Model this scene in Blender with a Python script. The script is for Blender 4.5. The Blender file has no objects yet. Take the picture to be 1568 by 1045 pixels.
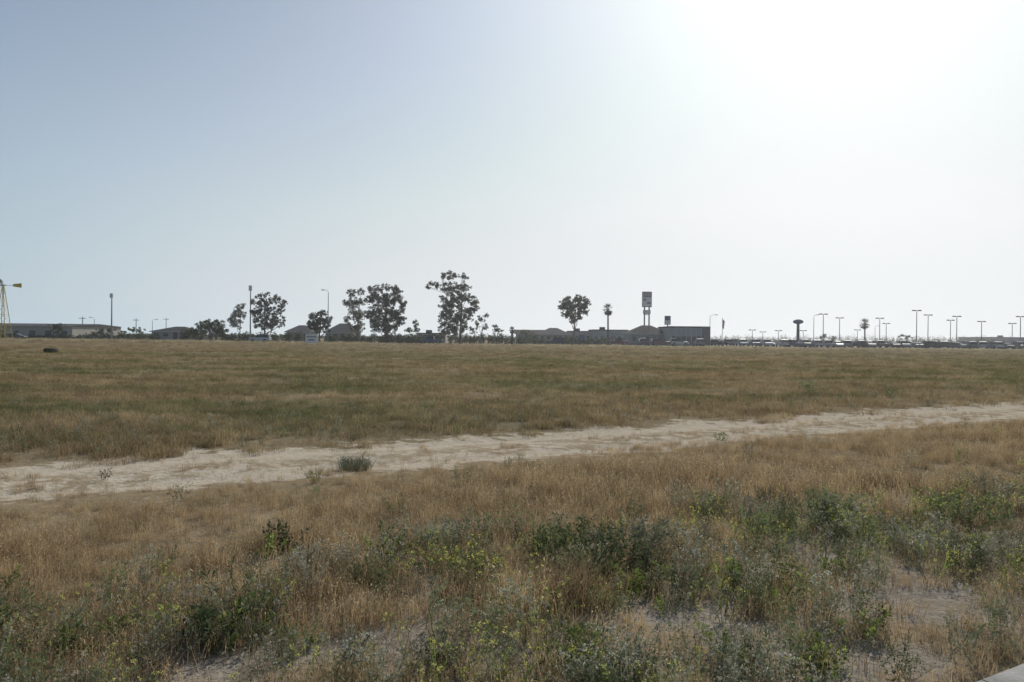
import bpy, math, random
import numpy as np
from mathutils import Vector, Matrix

random.seed(7)
rng = np.random.default_rng(7)
scene = bpy.context.scene
F = 1220.0
CAMH = 1.7
SUN_AZ, SUN_EL = 23.0, 33.0

# ------------------------------------------------------------------ helpers
def hz(px): return 517.0 + 0.010 * (px - 784.0)
def wx(px, D): return (px - 784.0) / F * D
def wz(px, py, D): return CAMH + (hz(px) - py) * D / F

def vnoise(x, y, scale, seed=0.0):
    x = np.asarray(x, float) * scale; y = np.asarray(y, float) * scale
    xi = np.floor(x); yi = np.floor(y); fx = x - xi; fy = y - yi
    fx = fx * fx * (3 - 2 * fx); fy = fy * fy * (3 - 2 * fy)
    def h(a, b):
        v = np.sin(a * 127.1 + b * 311.7 + seed * 74.7) * 43758.5453
        return v - np.floor(v)
    return (h(xi, yi) * (1 - fx) + h(xi + 1, yi) * fx) * (1 - fy) + (h(xi, yi + 1) * (1 - fx) + h(xi + 1, yi + 1) * fx) * fy

def smooth(a, b, x):
    t = np.clip((x - a) / (b - a), 0, 1); return t * t * (3 - 2 * t)

def track_s(x, y): return (y - 12.8 - 0.6 * x) / 1.166
def track_pt(t, s):
    dx, dy = 1 / 1.166, 0.6 / 1.166
    return (t * dx - s * dy, 12.8 + t * dy + s * dx)

def ground_h(x, y):
    x = np.asarray(x, float); y = np.asarray(y, float)
    s = track_s(x, y)
    d = np.sqrt(x * x + y * y)
    att = 1 - 0.7 * smooth(40, 120, d)
    h = 0.10 * (vnoise(x, y, 0.45, 1) - .5) + 0.05 * (vnoise(x, y, 1.4, 2) - .5) + 0.018 * (vnoise(x, y, 4.5, 3) - .5)
    onT = 1 - smooth(1.2, 2.4, np.abs(s))
    h = h * att * (1 - 0.65 * onT) - 0.05 * onT
    rut = np.exp(-((s - 0.8) / 0.25) ** 2) + np.exp(-((s + 0.8) / 0.25) ** 2)
    h = h - 0.025 * rut * onT
    k = smooth(-8.5, -8.9, s)
    h = h * (1 - k) - 0.06 * k
    return h

class MB:
    def __init__(self): self.v = []; self.f = []; self.m = []
    def face(self, idx, m=0): self.f.append(tuple(idx)); self.m.append(m)
    def box(self, x0, x1, y0, y1, z0, z1, m=0):
        b = len(self.v)
        self.v += [(x0, y0, z0), (x1, y0, z0), (x1, y1, z0), (x0, y1, z0), (x0, y0, z1), (x1, y0, z1), (x1, y1, z1), (x0, y1, z1)]
        for q in ((0, 3, 2, 1), (4, 5, 6, 7), (0, 1, 5, 4), (1, 2, 6, 5), (2, 3, 7, 6), (3, 0, 4, 7)):
            self.face([b + i for i in q], m)
    def tube(self, pts, rad, sides=7, m=0, cap=True):
        pts = [Vector(p) for p in pts]; b = len(self.v); n = len(pts)
        for i, p in enumerate(pts):
            t = (pts[min(i + 1, n - 1)] - pts[max(i - 1, 0)])
            if t.length < 1e-6: t = Vector((0, 0, 1))
            t.normalize()
            a = t.orthogonal().normalized() if abs(t.z) < .9 else Vector((1, 0, 0)).cross(t).normalized()
            c = t.cross(a)
            r = rad[i] if hasattr(rad, '__len__') else rad
            for k in range(sides):
                an = 2 * math.pi * k / sides
                self.v.append(tuple(p + a * (math.cos(an) * r) + c * (math.sin(an) * r)))
        for i in range(n - 1):
            for k in range(sides):
                k2 = (k + 1) % sides
                self.face((b + i * sides + k, b + i * sides + k2, b + (i + 1) * sides + k2, b + (i + 1) * sides + k), m)
        if cap:
            self.face([b + k for k in range(sides)][::-1], m)
            self.face([b + (n - 1) * sides + k for k in range(sides)], m)
    def add(self, verts, faces, m=0):
        b = len(self.v); self.v += [tuple(p) for p in verts]
        for f in faces: self.face([b + i for i in f], m)
    def mesh(self, name, mats):
        me = bpy.data.meshes.new(name)
        me.from_pydata(self.v, [], self.f)
        for mt in mats: me.materials.append(mt)
        me.polygons.foreach_set("material_index", self.m)
        me.update()
        return me
    def obj(self, name, mats, loc=(0, 0, 0), parent=None, link=True):
        o = bpy.data.objects.new(name, self.mesh(name, mats))
        o.location = loc
        if link: scene.collection.objects.link(o)
        if parent: o.parent = parent
        return o

def empty(name, loc=(0, 0, 0)):
    e = bpy.data.objects.new(name, None); e.location = loc
    e.empty_display_size = 0.5
    scene.collection.objects.link(e); return e

# ------------------------------------------------------------------ node helpers
class N:
    def __init__(self, nt): self.nt = nt
    def new(self, t, **k):
        n = self.nt.nodes.new(t)
        for a, b in k.items(): setattr(n, a, b)
        return n
    def put(self, sock, v):
        if isinstance(v, bpy.types.NodeSocket): self.nt.links.new(v, sock)
        elif isinstance(v, (tuple, list)):
            sock.default_value = (*v, 1.0) if len(v) == 3 and sock.type == 'RGBA' else v
        else: sock.default_value = v
    def math(self, op, a, b=0.0, c=None, clamp=False):
        n = self.new('ShaderNodeMath', operation=op); n.use_clamp = clamp
        self.put(n.inputs[0], a); self.put(n.inputs[1], b)
        if c is not None: self.put(n.inputs[2], c)
        return n.outputs[0]
    def mix(self, f, a, b, mode='MIX'):
        n = self.new('ShaderNodeMix', data_type='RGBA', blend_type=mode)
        self.put(n.inputs[0], f); self.put(n.inputs[6], a); self.put(n.inputs[7], b)
        return n.outputs[2]
    def scale(self, c, k):
        n = self.new('ShaderNodeVectorMath', operation='SCALE'); self.put(n.inputs[0], c); self.put(n.inputs['Scale'], k)
        return n.outputs[0]
    def vm(self, op, a, b):
        n = self.new('ShaderNodeVectorMath', operation=op); self.put(n.inputs[0], a); self.put(n.inputs[1], b)
        return n.outputs['Value'] if op == 'DOT_PRODUCT' else n.outputs[0]
    def noise(self, vec, scale, detail=3, rough=.55):
        n = self.new('ShaderNodeTexNoise'); n.inputs['Scale'].default_value = scale
        n.inputs['Detail'].default_value = detail; n.inputs['Roughness'].default_value = rough
        if vec is not None: self.nt.links.new(vec, n.inputs['Vector'])
        return n.outputs[0]
    def sstep(self, v, a, b, lo=0.0, hi=1.0):
        n = self.new('ShaderNodeMapRange', interpolation_type='SMOOTHSTEP')
        self.put(n.inputs[0], v); n.inputs[1].default_value = a; n.inputs[2].default_value = b
        n.inputs[3].default_value = lo; n.inputs[4].default_value = hi
        return n.outputs[0]
    def pos(self):
        g = self.new('ShaderNodeNewGeometry'); return g.outputs['Position']

def new_mat(name):
    m = bpy.data.materials.new(name); m.use_nodes = True
    nt = m.node_tree; nt.nodes.clear()
    n = N(nt); out = n.new('ShaderNodeOutputMaterial')
    return m, n, out

def pbr(name, col, rough=.7, metal=0.0, var=.25, vscale=1.5, bump=0.0, spec=.3):
    m, n, out = new_mat(name)
    b = n.new('ShaderNodeBsdfPrincipled')
    tc = n.new('ShaderNodeTexCoord').outputs['Object']
    nz = n.noise(tc, vscale, 5, .6)
    k = n.sstep(nz, .25, .75, 1 - var, 1 + var * .6)
    c = n.mix(1.0, (*col, 1), (1, 1, 1, 1), 'MULTIPLY')
    n.put(b.inputs['Base Color'], n.scale(c, k))
    b.inputs['Roughness'].default_value = rough; b.inputs['Metallic'].default_value = metal
    b.inputs['Specular IOR Level'].default_value = spec
    if bump:
        bp = n.new('ShaderNodeBump'); bp.inputs['Strength'].default_value = bump; bp.inputs['Distance'].default_value = .02
        n.put(bp.inputs['Height'], n.noise(tc, vscale * 12, 4)); n.put(b.inputs['Normal'], bp.outputs[0])
    n.put(out.inputs[0], b.outputs[0])
    return m

# shared world-position driven colour of the grassland
def make_field_group():
    g = bpy.data.node_groups.new("grassland_colour", 'ShaderNodeTree')
    g.interface.new_socket(name="Color", in_out='OUTPUT', socket_type='NodeSocketColor')
    g.interface.new_socket(name="S", in_out='OUTPUT', socket_type='NodeSocketFloat')
    g.interface.new_socket(name="Green", in_out='OUTPUT', socket_type='NodeSocketFloat')
    n = N(g); go = n.new('NodeGroupOutput')
    p = n.pos()
    sp = n.new('ShaderNodeSeparateXYZ'); n.put(sp.inputs[0], p)
    x, y = sp.outputs[0], sp.outputs[1]
    s = n.math('DIVIDE', n.math('SUBTRACT', n.math('SUBTRACT', y, 12.8), n.math('MULTIPLY', x, .6)), 1.166)
    mp = n.new('ShaderNodeMapping'); n.put(mp.inputs[0], p); mp.inputs['Rotation'].default_value = (0, 0, -.12)
    mp.inputs['Scale'].default_value = (.35, 1.0, 1.0)
    big = n.noise(mp.outputs[0], .10, 3, .6)
    mid = n.noise(mp.outputs[0], .55, 4, .6)
    fine = n.noise(p, 2.2, 3, .6)
    v = n.math('ADD', n.math('MULTIPLY', big, .45), n.math('ADD', n.math('MULTIPLY', mid, .40), n.math('MULTIPLY', fine, .15)))
    gr = n.sstep(v, .43, .58)
    # greener from 5 m to 70 m beyond the track, dry near it and far away
    zone = n.math('MULTIPLY', n.sstep(s, 1.5, 6.0, .30, .92), n.sstep(s, 45, 110, 1.0, .35))
    bandf = n.sstep(s, -1.0, 1.0)
    band = n.sstep(s, -4.0, -6.5, .18, .8)
    amount = n.math('ADD', n.math('MULTIPLY', zone, bandf), n.math('MULTIPLY', band, n.math('SUBTRACT', 1.0, bandf)))
    green = n.math('MULTIPLY', gr, amount)
    tan_ = n.mix(n.sstep(fine, .3, .7), (.36, .27, .16), (.29, .20, .115))
    tanf = n.mix(n.sstep(mid, .3, .7), (.31, .245, .145), (.24, .175, .10))
    tan2 = n.mix(bandf, tan_, tanf)
    grn = n.mix(n.sstep(mid, .35, .65), (.175, .175, .085), (.13, .138, .064))
    c = n.mix(green, tan2, grn)
    n.put(go.inputs[0], c); n.put(go.inputs[1], s); n.put(go.inputs[2], green)
    return g
FG = make_field_group()

def ground_material():
    m, n, out = new_mat("grassland_soil")
    fg = n.new('ShaderNodeGroup'); fg.node_tree = FG
    col, s = fg.outputs[0], fg.outputs[1]
    p = n.pos()
    w1 = n.noise(p, .9, 4, .65); w2 = n.noise(p, 3.5, 4, .65); w3 = n.noise(p, 18, 4, .7); w4 = n.noise(p, 70, 2, .6)
    sd = n.math('ADD', s, n.math('ADD', n.math('MULTIPLY', n.math('SUBTRACT', w1, .5), 2.8), n.math('MULTIPLY', n.math('SUBTRACT', w2, .5), 2.4)))
    tmask = n.sstep(n.math('ABSOLUTE', sd), 1.15, 1.6, 1.0, 0.0)
    sand = n.mix(n.sstep(w2, .3, .7), (.60, .525, .415), (.53, .455, .35))
    sand = n.mix(n.sstep(w3, .40, .78), sand, (.40, .33, .24))
    thatch = n.mix(.45, col, n.mix(n.sstep(w3, .35, .65), (.23, .185, .125), (.38, .32, .23)))
    thatch = n.mix(n.sstep(w4, .45, .6, .0, .25), thatch, (.13, .10, .06))
    # centre strip litter
    mid = n.math('MULTIPLY', n.sstep(n.math('ABSOLUTE', n.math('ADD', sd, .1)), .05, .6, 1.0, 0.0), n.sstep(w2, .40, .56))
    sand = n.mix(n.math('MULTIPLY', mid, .8), sand, (.31, .24, .155))
    c = n.mix(tmask, thatch, sand)
    # bare sandy soil in the verge by the pavement
    bare = n.math('MULTIPLY', n.sstep(s, -5.2, -6.5), n.sstep(w1, .40, .58))
    c = n.mix(bare, c, n.mix(n.sstep(w3, .35, .7), (.36, .32, .265), (.26, .215, .17)))
    b = n.new('ShaderNodeBsdfDiffuse')
    n.put(b.inputs[0], c)
    bp = n.new('ShaderNodeBump'); bp.inputs['Strength'].default_value = .8; bp.inputs['Distance'].default_value = .03
    n.put(bp.inputs['Height'], n.math('ADD', w3, n.math('MULTIPLY', w2, 1.5))); n.put(b.inputs['Normal'], bp.outputs[0])
    n.put(out.inputs[0], b.outputs[0])
    return m

def grass_material(name, tint=(1, 1, 1), use_field=True, base=(.3, .2, .1), alt=None, trans=.35, var=.35):
    m, n, out = new_mat(name)
    oi = n.new('ShaderNodeObjectInfo').outputs['Random']
    if use_field:
        fg = n.new('ShaderNodeGroup'); fg.node_tree = FG
        c = n.mix(1.0, fg.outputs[0], (*tint, 1), 'MULTIPLY')
    else:
        c = n.mix(oi, (*base, 1), (*(alt or base), 1))
    r2 = n.math('FRACT', n.math('MULTIPLY', oi, 7.31))
    cc = n.scale(c, n.sstep(r2, 0, 1, 1 - var, 1 + var))
    d = n.new('ShaderNodeBsdfDiffuse'); t = n.new('ShaderNodeBsdfTranslucent')
    n.put(d.inputs[0], cc); n.put(t.inputs[0], cc)
    mx = n.new('ShaderNodeMixShader'); mx.inputs[0].default_value = trans
    n.put(mx.inputs[1], d.outputs[0]); n.put(mx.inputs[2], t.outputs[0])
    n.put(out.inputs[0], mx.outputs[0])
    return m

def leaf_material(name, c1, c2, trans=.25):
    m, n, out = new_mat(name)
    p = n.pos()
    g = n.new('ShaderNodeNewGeometry')
    f = n.math('ADD', n.math('MULTIPLY', n.sstep(n.noise(p, .55, 3), .35, .65), .6), n.math('MULTIPLY', g.outputs['Random Per Island'], .4))
    c = n.mix(f, (*c1, 1), (*c2, 1))
    d = n.new('ShaderNodeBsdfDiffuse'); t = n.new('ShaderNodeBsdfTranslucent')
    n.put(d.inputs[0], c); n.put(t.inputs[0], c)
    mx = n.new('ShaderNodeMixShader'); mx.inputs[0].default_value = trans
    n.put(mx.inputs[1], d.outputs[0]); n.put(mx.inputs[2], t.outputs[0])
    n.put(out.inputs[0], mx.outputs[0])
    return m

# ------------------------------------------------------------------ world, sun, camera
sdir = Vector((math.sin(math.radians(SUN_AZ)) * math.cos(math.radians(SUN_EL)), math.cos(math.radians(SUN_AZ)) * math.cos(math.radians(SUN_EL)), math.sin(math.radians(SUN_EL))))
BGS = .085
world = bpy.data.worlds.new("World"); scene.world = world; world.use_nodes = True
wt = world.node_tree; wt.nodes.clear(); n = N(wt)
sky = n.new('ShaderNodeTexSky'); sky.sky_type = 'NISHITA'; sky.sun_disc = False
sky.sun_elevation = math.radians(SUN_EL); sky.sun_rotation = math.radians(SUN_AZ)
sky.air_density = 1.0; sky.dust_density = .4; sky.ozone_density = 1.0; sky.altitude = 90
dirv = n.new('ShaderNodeTexCoord').outputs['Generated']
nrm = n.new('ShaderNodeVectorMath', operation='NORMALIZE'); n.put(nrm.inputs[0], dirv); dv = nrm.outputs[0]
sp = n.new('ShaderNodeSeparateXYZ'); n.put(sp.inputs[0], dv)
up = n.math('MAXIMUM', sp.outputs[2], 0.0)
h = n.math('EXPONENT', n.math('DIVIDE', up, -.27))
cs = n.math('MAXIMUM', n.vm('DOT_PRODUCT', dv, tuple(sdir)), 0.0)
hazec = n.mix(n.sstep(cs, .35, .88), (.48, .62, .72), (.86, .895, .91))
glow = n.math('POWER', cs, 11.0)
clear = n.vm('MINIMUM', n.vm('MULTIPLY', n.scale(sky.outputs[0], BGS * .7), (.85, 1.0, 1.12)), (.40, .43, .48))
tot = n.vm('ADD', n.vm('ADD', n.scale(hazec, h), n.scale(clear, n.math('SUBTRACT', 1.0, h))), n.scale((.80, .76, .68), n.math('MULTIPLY', glow, n.math('SUBTRACT', 1.0, n.math('MULTIPLY', h, .8)))))
bg = n.new('ShaderNodeBackground'); bg.inputs[1].default_value = BGS
n.put(bg.inputs[0], n.scale(tot, 1 / BGS))
wo = n.new('ShaderNodeOutputWorld'); n.put(wo.inputs[0], bg.outputs[0])

sl = bpy.data.lights.new("sun", 'SUN'); sl.energy = 3.4; sl.angle = math.radians(.53); sl.color = (1, .95, .87)
so = bpy.data.objects.new("sun", sl); so.rotation_euler = sdir.to_track_quat('Z', 'Y').to_euler(); so.location = sdir * 50
scene.collection.objects.link(so)

cd = bpy.data.cameras.new("camera"); cd.lens = 28; cd.sensor_width = 36; cd.clip_end = 20000; cd.clip_start = .05
co = bpy.data.objects.new("camera", cd)
co.matrix_world = Matrix.Translation((0, 0, CAMH)) @ Matrix.Rotation(math.radians(90 - .26), 4, 'X') @ Matrix.Rotation(.010, 4, 'Z')
scene.collection.objects.link(co); scene.camera = co
scene.view_settings.view_transform = 'Standard'; scene.view_settings.look = 'None'; scene.view_settings.exposure = 0

# thin real atmospheric haze lying over the far part of the plain
hm = bpy.data.materials.new("atmospheric_haze"); hm.use_nodes = True
hn = hm.node_tree; hn.nodes.clear()
vsn = hn.nodes.new('ShaderNodeVolumeScatter'); vsn.inputs['Color'].default_value = (.94, .97, 1, 1)
vsn.inputs['Density'].default_value = .00050; vsn.inputs['Anisotropy'].default_value = .6
ho = hn.nodes.new('ShaderNodeOutputMaterial'); hn.links.new(vsn.outputs[0], ho.inputs['Volume'])
mb = MB(); mb.box(-900, 900, 50, 420, -1, 70); mb.obj("atmospheric_haze", [hm])

# ------------------------------------------------------------------ ground
def axis(lo, hi, step, far):
    a = list(np.arange(lo, hi, step)); s = step; v = a[-1]; R = []
    while v < far: s *= 1.07; v += s; R.append(v)
    s = step; v = a[0]; L = []
    while v > -far: s *= 1.07; v -= s; L.append(v)
    return np.array(L[::-1] + a + R)
gx = axis(-10, 14, .13, 7000); gy = axis(1, 24, .13, 7000)
GX, GY = np.meshgrid(gx, gy); GZ = ground_h(GX, GY)
nx, ny = len(gx), len(gy)
vs = np.stack([GX, GY, GZ], -1).reshape(-1, 3)
ii = np.arange(nx * ny).reshape(ny, nx)
fs = np.stack([ii[:-1, :-1], ii[:-1, 1:], ii[1:, 1:], ii[1:, :-1]], -1).reshape(-1, 4)
gm = bpy.data.meshes.new("ground")
gm.vertices.add(len(vs)); gm.vertices.foreach_set("co", vs.ravel())
gm.loops.add(fs.size); gm.loops.foreach_set("vertex_index", fs.ravel().astype(np.int32))
gm.polygons.add(len(fs)); gm.polygons.foreach_set("loop_start", np.arange(0, fs.size, 4, dtype=np.int32))
gm.polygons.foreach_set("use_smooth", np.ones(len(fs), bool))
gm.update(calc_edges=True); gm.materials.append(ground_material())
go = bpy.data.objects.new("ground", gm); scene.collection.objects.link(go)

# sidewalk, kerb and road beside the camera
conc = pbr("concrete", (.38, .365, .335), .9, 0, .3, 3, .4)
asph = pbr("asphalt", (.055, .054, .052), .9, 0, .3, .8, .4)
def slab(mb, t0, t1, s0, s1, z0, z1, m=0):
    P = [track_pt(t0, s0), track_pt(t1, s0), track_pt(t1, s1), track_pt(t0, s1)]
    mb.add([(p[0], p[1], z0) for p in P] + [(p[0], p[1], z1) for p in P],
           [(0, 3, 2, 1), (4, 5, 6, 7), (0, 1, 5, 4), (1, 2, 6, 5), (2, 3, 7, 6), (3, 0, 4, 7)], m)
mb = MB(); t = -40
while t < 60:
    slab(mb, t, t + 1.49, -10.9, -8.78, -.1, .01); t += 1.5
mb.obj("sidewalk", [conc])
mb = MB(); slab(mb, -40, 60, -11.1, -10.91, -.14, .005); mb.obj("kerb", [conc])
mb = MB(); slab(mb, -60, 80, -20, -11.102, -.3, -.05); mb.obj("road", [asph])
mb = MB(); mb.box(-890, 890, 172, 182, -.2, .06); mb.obj("distant_road", [asph])
mb = MB(); mb.box(48, 330, 184, 330, -.2, .07); mb.obj("parking_lot", [asph])

# ------------------------------------------------------------------ grass and weeds sources
def blades(mb, n, h, spread, lean, w, droop=.25, m=0, head=0.0, mh=0):
    for _ in range(n):
        a = random.uniform(0, 6.283); r = spread * math.sqrt(random.random())
        bx, by = r * math.cos(a), r * math.sin(a)
        hh = h * random.uniform(.5, 1.1); la = random.uniform(0, 6.283)
        l = lean * random.random(); dx, dy = math.cos(la) * l * hh, math.sin(la) * l * hh
        wa = random.uniform(0, 3.1416); ww = w * random.uniform(.6, 1.3) * .5
        cx, cy = math.cos(wa) * ww, math.sin(wa) * ww
        p1 = (bx + dx * .4, by + dy * .4, hh * .55)
        dr = droop * random.random()
        p2 = (bx + dx * (1 + dr), by + dy * (1 + dr), hh * (1 - dr * .5))
        b = len(mb.v)
        mb.v += [(bx - cx, by - cy, -.03), (bx + cx, by + cy, -.03), (p1[0] + cx * .8, p1[1] + cy * .8, p1[2]), (p1[0] - cx * .8, p1[1] - cy * .8, p1[2]), p2]
        mb.face((b, b + 1, b + 2, b + 3), m); mb.face((b + 3, b + 2, b + 4), m)
        if random.random() < head:
            L = h * .22; ex = (p2[0] + dx * .35, p2[1] + dy * .35, p2[2] + L * .35)
            mx_, my_, mz_ = [(p2[i] + ex[i]) / 2 for i in range(3)]
            b = len(mb.v); q = w * 1.1
            mb.v += [p2, (mx_ + math.cos(wa) * q, my_ + math.sin(wa) * q, mz_), ex, (mx_ - math.cos(wa) * q, my_ - math.sin(wa) * q, mz_)]
            mb.face((b, b + 1, b + 2, b + 3), mh)

def rhomb(mb, c, d, n2, L, W, m):
    c = Vector(c); d = Vector(d).normalized(); s_ = d.cross(Vector(n2))
    if s_.length < 1e-4: s_ = d.orthogonal()
    s_.normalize(); b = len(mb.v)
    mb.v += [tuple(c), tuple(c + d * L * .45 + s_ * W * .5), tuple(c + d * L), tuple(c + d * L * .45 - s_ * W * .5)]
    mb.face((b, b + 1, b + 2, b + 3), m)

def rvec():
    while True:
        v = Vector((random.uniform(-1, 1), random.uniform(-1, 1), random.uniform(-1, 1)))
        if .05 < v.length < 1: return v.normalized()

def weed(mb, stems, h, leafL, leafW, step, flower=0.0, lean=.5, fm=1, fsize=.012, fn=7, branch=1, base_r=.03):
    for _ in range(stems):
        a = random.uniform(0, 6.283); l = lean * random.uniform(.1, 1)
        d = Vector((math.cos(a) * l, math.sin(a) * l, 1)).normalized()
        hh = h * random.uniform(.55, 1.1)
        base = Vector((math.cos(a) * base_r * random.random(), math.sin(a) * base_r * random.random(), -.02))
        def grow(p, d, length, r, lev):
            steps = max(2, int(length / step)); q = p.copy(); pts = [q.copy()]
            for i in range(steps):
                d = (d + rvec() * .13 + Vector((0, 0, .04))).normalized(); q = q + d * (length / steps); pts.append(q.copy())
                if i > 0 or lev > 0:
                    for _k in range(2):
                        ld = (rvec() + d * .6).normalized()
                        s_ = (1.1 - .6 * i / steps) * random.uniform(.6, 1.2)
                        rhomb(mb, q, ld, rvec(), leafL * s_, leafW * s_, 0)
                if lev < branch and i > steps * .3 and random.random() < .45:
                    grow(q, (d + rvec() * .8).normalized(), length * (1 - i / steps) * .7 + .02, r * .6, lev + 1)
            wv = d.orthogonal().normalized() * r
            b = len(mb.v)
            for k, pt in enumerate(pts):
                f = 1 - .7 * k / len(pts)
                mb.v += [tuple(pt - wv * f), tuple(pt + wv * f)]
            for k in range(len(pts) - 1):
                mb.face((b + 2 * k, b + 2 * k + 1, b + 2 * k + 3, b + 2 * k + 2), 0)
            if random.random() < flower:
                for _k in range(fn):
                    rhomb(mb, q + rvec() * fsize * 1.1, rvec(), rvec(), fsize * 1.3, fsize * 1.1, fm)
        grow(base, d, hh, .003, 0)

M_dry = grass_material("dry_grass_blades", use_field=False, base=(.49, .38, .23), alt=(.37, .265, .15), trans=.42)
M_dryhead = grass_material("dry_grass_seedheads", use_field=False, base=(.55, .45, .30), alt=(.45, .35, .21), trans=.4)
M_verge = grass_material("pale_verge_grass", use_field=False, base=(.50, .42, .27), alt=(.38, .31, .18), trans=.45)
M_field = grass_material("field_grass_blades", tint=(1.38, 1.36, 1.38), trans=.4)
M_weed = grass_material("green_weed_leaves", use_field=False, base=(.15, .185, .085), alt=(.20, .22, .12), trans=.42)
M_weed2 = grass_material("grey_weed_leaves", use_field=False, base=(.22, .23, .16), alt=(.27, .265, .19), trans=.38)
M_lush = grass_material("lush_leaves", use_field=False, base=(.18, .235, .065), alt=(.23, .27, .085), trans=.5)
M_yel = grass_material("yellow_petals", use_field=False, base=(.74, .70, .18), alt=(.64, .62, .22), trans=.4, var=.15)
M_fluff = grass_material("pale_seed_fluff", use_field=False, base=(.56, .53, .45), alt=(.47, .43, .35), trans=.4, var=.2)
M_dark = grass_material("dark_weed_leaves", use_field=False, base=(.08, .10, .05), alt=(.10, .12, .06), trans=.3)

def src_coll(name, builders):
    c = bpy.data.collections.new(name + "_source")
    for i, (fn, mats) in enumerate(builders):
        mb = MB(); fn(mb)
        o = mb.obj(f"{name}_plant_{i:02d}", mats, link=False); c.objects.link(o)
    return c

def scatter(name, coll, x, y, sc, nsrc, zs=None, tilt=.12):
    n = len(x); z = ground_h(x, y)
    me = bpy.data.meshes.new(name); me.vertices.add(n)
    me.vertices.foreach_set("co", np.stack([x, y, z], -1).ravel())
    def attr(nm, ty, data, key):
        a = me.attributes.new(nm, ty, 'POINT'); a.data.foreach_set(key, data)
    rot = np.stack([rng.normal(0, tilt, n), rng.normal(0, tilt, n), rng.uniform(0, 6.283, n)], -1).astype(np.float32)
    s3 = np.stack([sc, sc, sc * (1 if zs is None else zs)], -1).astype(np.float32)
    attr("rot", 'FLOAT_VECTOR', rot.ravel(), "vector"); attr("scl", 'FLOAT_VECTOR', s3.ravel(), "vector")
    attr("idx", 'INT', rng.integers(0, nsrc, n).astype(np.int32), "value")
    ob = bpy.data.objects.new(name, me); scene.collection.objects.link(ob)
    g = bpy.data.node_groups.new(name + "_scatter", 'GeometryNodeTree')
    g.interface.new_socket(name="Geometry", in_out='INPUT', socket_type='NodeSocketGeometry')
    g.interface.new_socket(name="Geometry", in_out='OUTPUT', socket_type='NodeSocketGeometry')
    gi = g.nodes.new('NodeGroupInput'); gout = g.nodes.new('NodeGroupOutput')
    ci = g.nodes.new('GeometryNodeCollectionInfo'); ci.inputs['Collection'].default_value = coll
    ci.inputs['Separate Children'].default_value = True; ci.inputs['Reset Children'].default_value = True
    ip = g.nodes.new('GeometryNodeInstanceOnPoints'); ip.inputs['Pick Instance'].default_value = True
    def na(nm, ty):
        a = g.nodes.new('GeometryNodeInputNamedAttribute'); a.data_type = ty; a.inputs['Name'].default_value = nm
        return a.outputs['Attribute']
    e2r = g.nodes.new('FunctionNodeEulerToRotation')
    L = g.links.new
    L(gi.outputs[0], ip.inputs['Points']); L(ci.outputs[0], ip.inputs['Instance'])
    L(na("idx", 'INT'), ip.inputs['Instance Index'])
    L(na("rot", 'FLOAT_VECTOR'), e2r.inputs[0]); L(e2r.outputs[0], ip.inputs['Rotation'])
    L(na("scl", 'FLOAT_VECTOR'), ip.inputs['Scale']); L(ip.outputs[0], gout.inputs[0])
    md = ob.modifiers.new("scatter", 'NODES'); md.node_group = g
    return ob

def sample(n, d0, d1, p):
    u = rng.random(n)
    if p == 2: D = d0 * (d1 / d0) ** u
    else:
        q = 2 - p; D = (d0 ** q + u * (d1 ** q - d0 ** q)) ** (1 / q)
    X = rng.uniform(-1, 1, n) * (.76 * D + 2.0)
    return X, D

BARE = ((1.05, 4.7, .6, .42), (2.55, 5.1, .65, .42), (-1.4, 3.95, .35, .25), (2.0, 4.3, .6, .25), (.7, 4.2, .4, .25), (3.9, 6.6, .5, .3))
def bare_mask(x, y):
    b = np.zeros_like(x)
    for bx, by, rx, ry in BARE:
        b = np.maximum(b, np.exp(-(((x - bx) / rx) ** 2 + ((y - by) / ry) ** 2) ** 1.5))
    return b

# dry grass band
c_dry = src_coll("dry_grass", [
    ((lambda mb, k=k: blades(mb, 26, .16 + .04 * (k % 3), .11, .6, .0045, .4, 0, .35, 1)), [M_dry, M_dryhead]) for k in range(6)])
x, y = sample(50000, 2.8, 26, 1)
s = track_s(x, y)
w = vnoise(x, y, .9, 11); w2 = vnoise(x, y, 2.6, 12)
edge = -1.35 + (w - .5) * 1.9 + (w2 - .5) * 1.4
dens = smooth(edge + .2, edge - .6, s) * (.30 + .70 * smooth(.28, .6, vnoise(x, y, 1.7, 13)))
dens *= np.where(s < -5.0, 1 - .40 * smooth(-5.0, -6.8, s), 1)
dens *= 1 - .95 * bare_mask(x, y)
keep = (rng.random(len(x)) < dens) & (s > -8.7)
hsc = (.55 + .6 * vnoise(x, y, .7, 14)) * rng.uniform(.75, 1.2, len(x)) * (1 - .5 * smooth(-3.6, -1.4, s))
scatter("dry_grass", c_dry, x[keep], y[keep], hsc[keep], 6)

# short grass of the open field
c_f = src_coll("field_grass", [
    ((lambda mb, k=k: blades(mb, 28, .10 + .025 * (k % 3), .14, .9, .005, .4, 0, .12, 0)), [M_field]) for k in range(6)])
x, y = sample(85000, 8, 178, 2)
s = track_s(x, y)
w = vnoise(x, y, .9, 21); w2 = vnoise(x, y, 2.6, 22)
edge = 1.35 + (w - .5) * 2.2 + (w2 - .5) * 1.8
dens = smooth(edge - .1, edge + .7, s)
dens *= .4 + .6 * smooth(.3, .6, vnoise(x, y, .35, 23))
keep = (rng.random(len(x)) < dens) & (y < 170)
D = np.sqrt(x * x + y * y)
fsc = rng.uniform(.6, 1.25, len(x)) * (.85 + np.minimum(D, 90) / 40)
zz = 1 / (.85 + np.minimum(D, 90) / 40) ** .75
scatter("field_grass", c_f, x[keep], y[keep], fsc[keep], 6, zz[keep])

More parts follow.
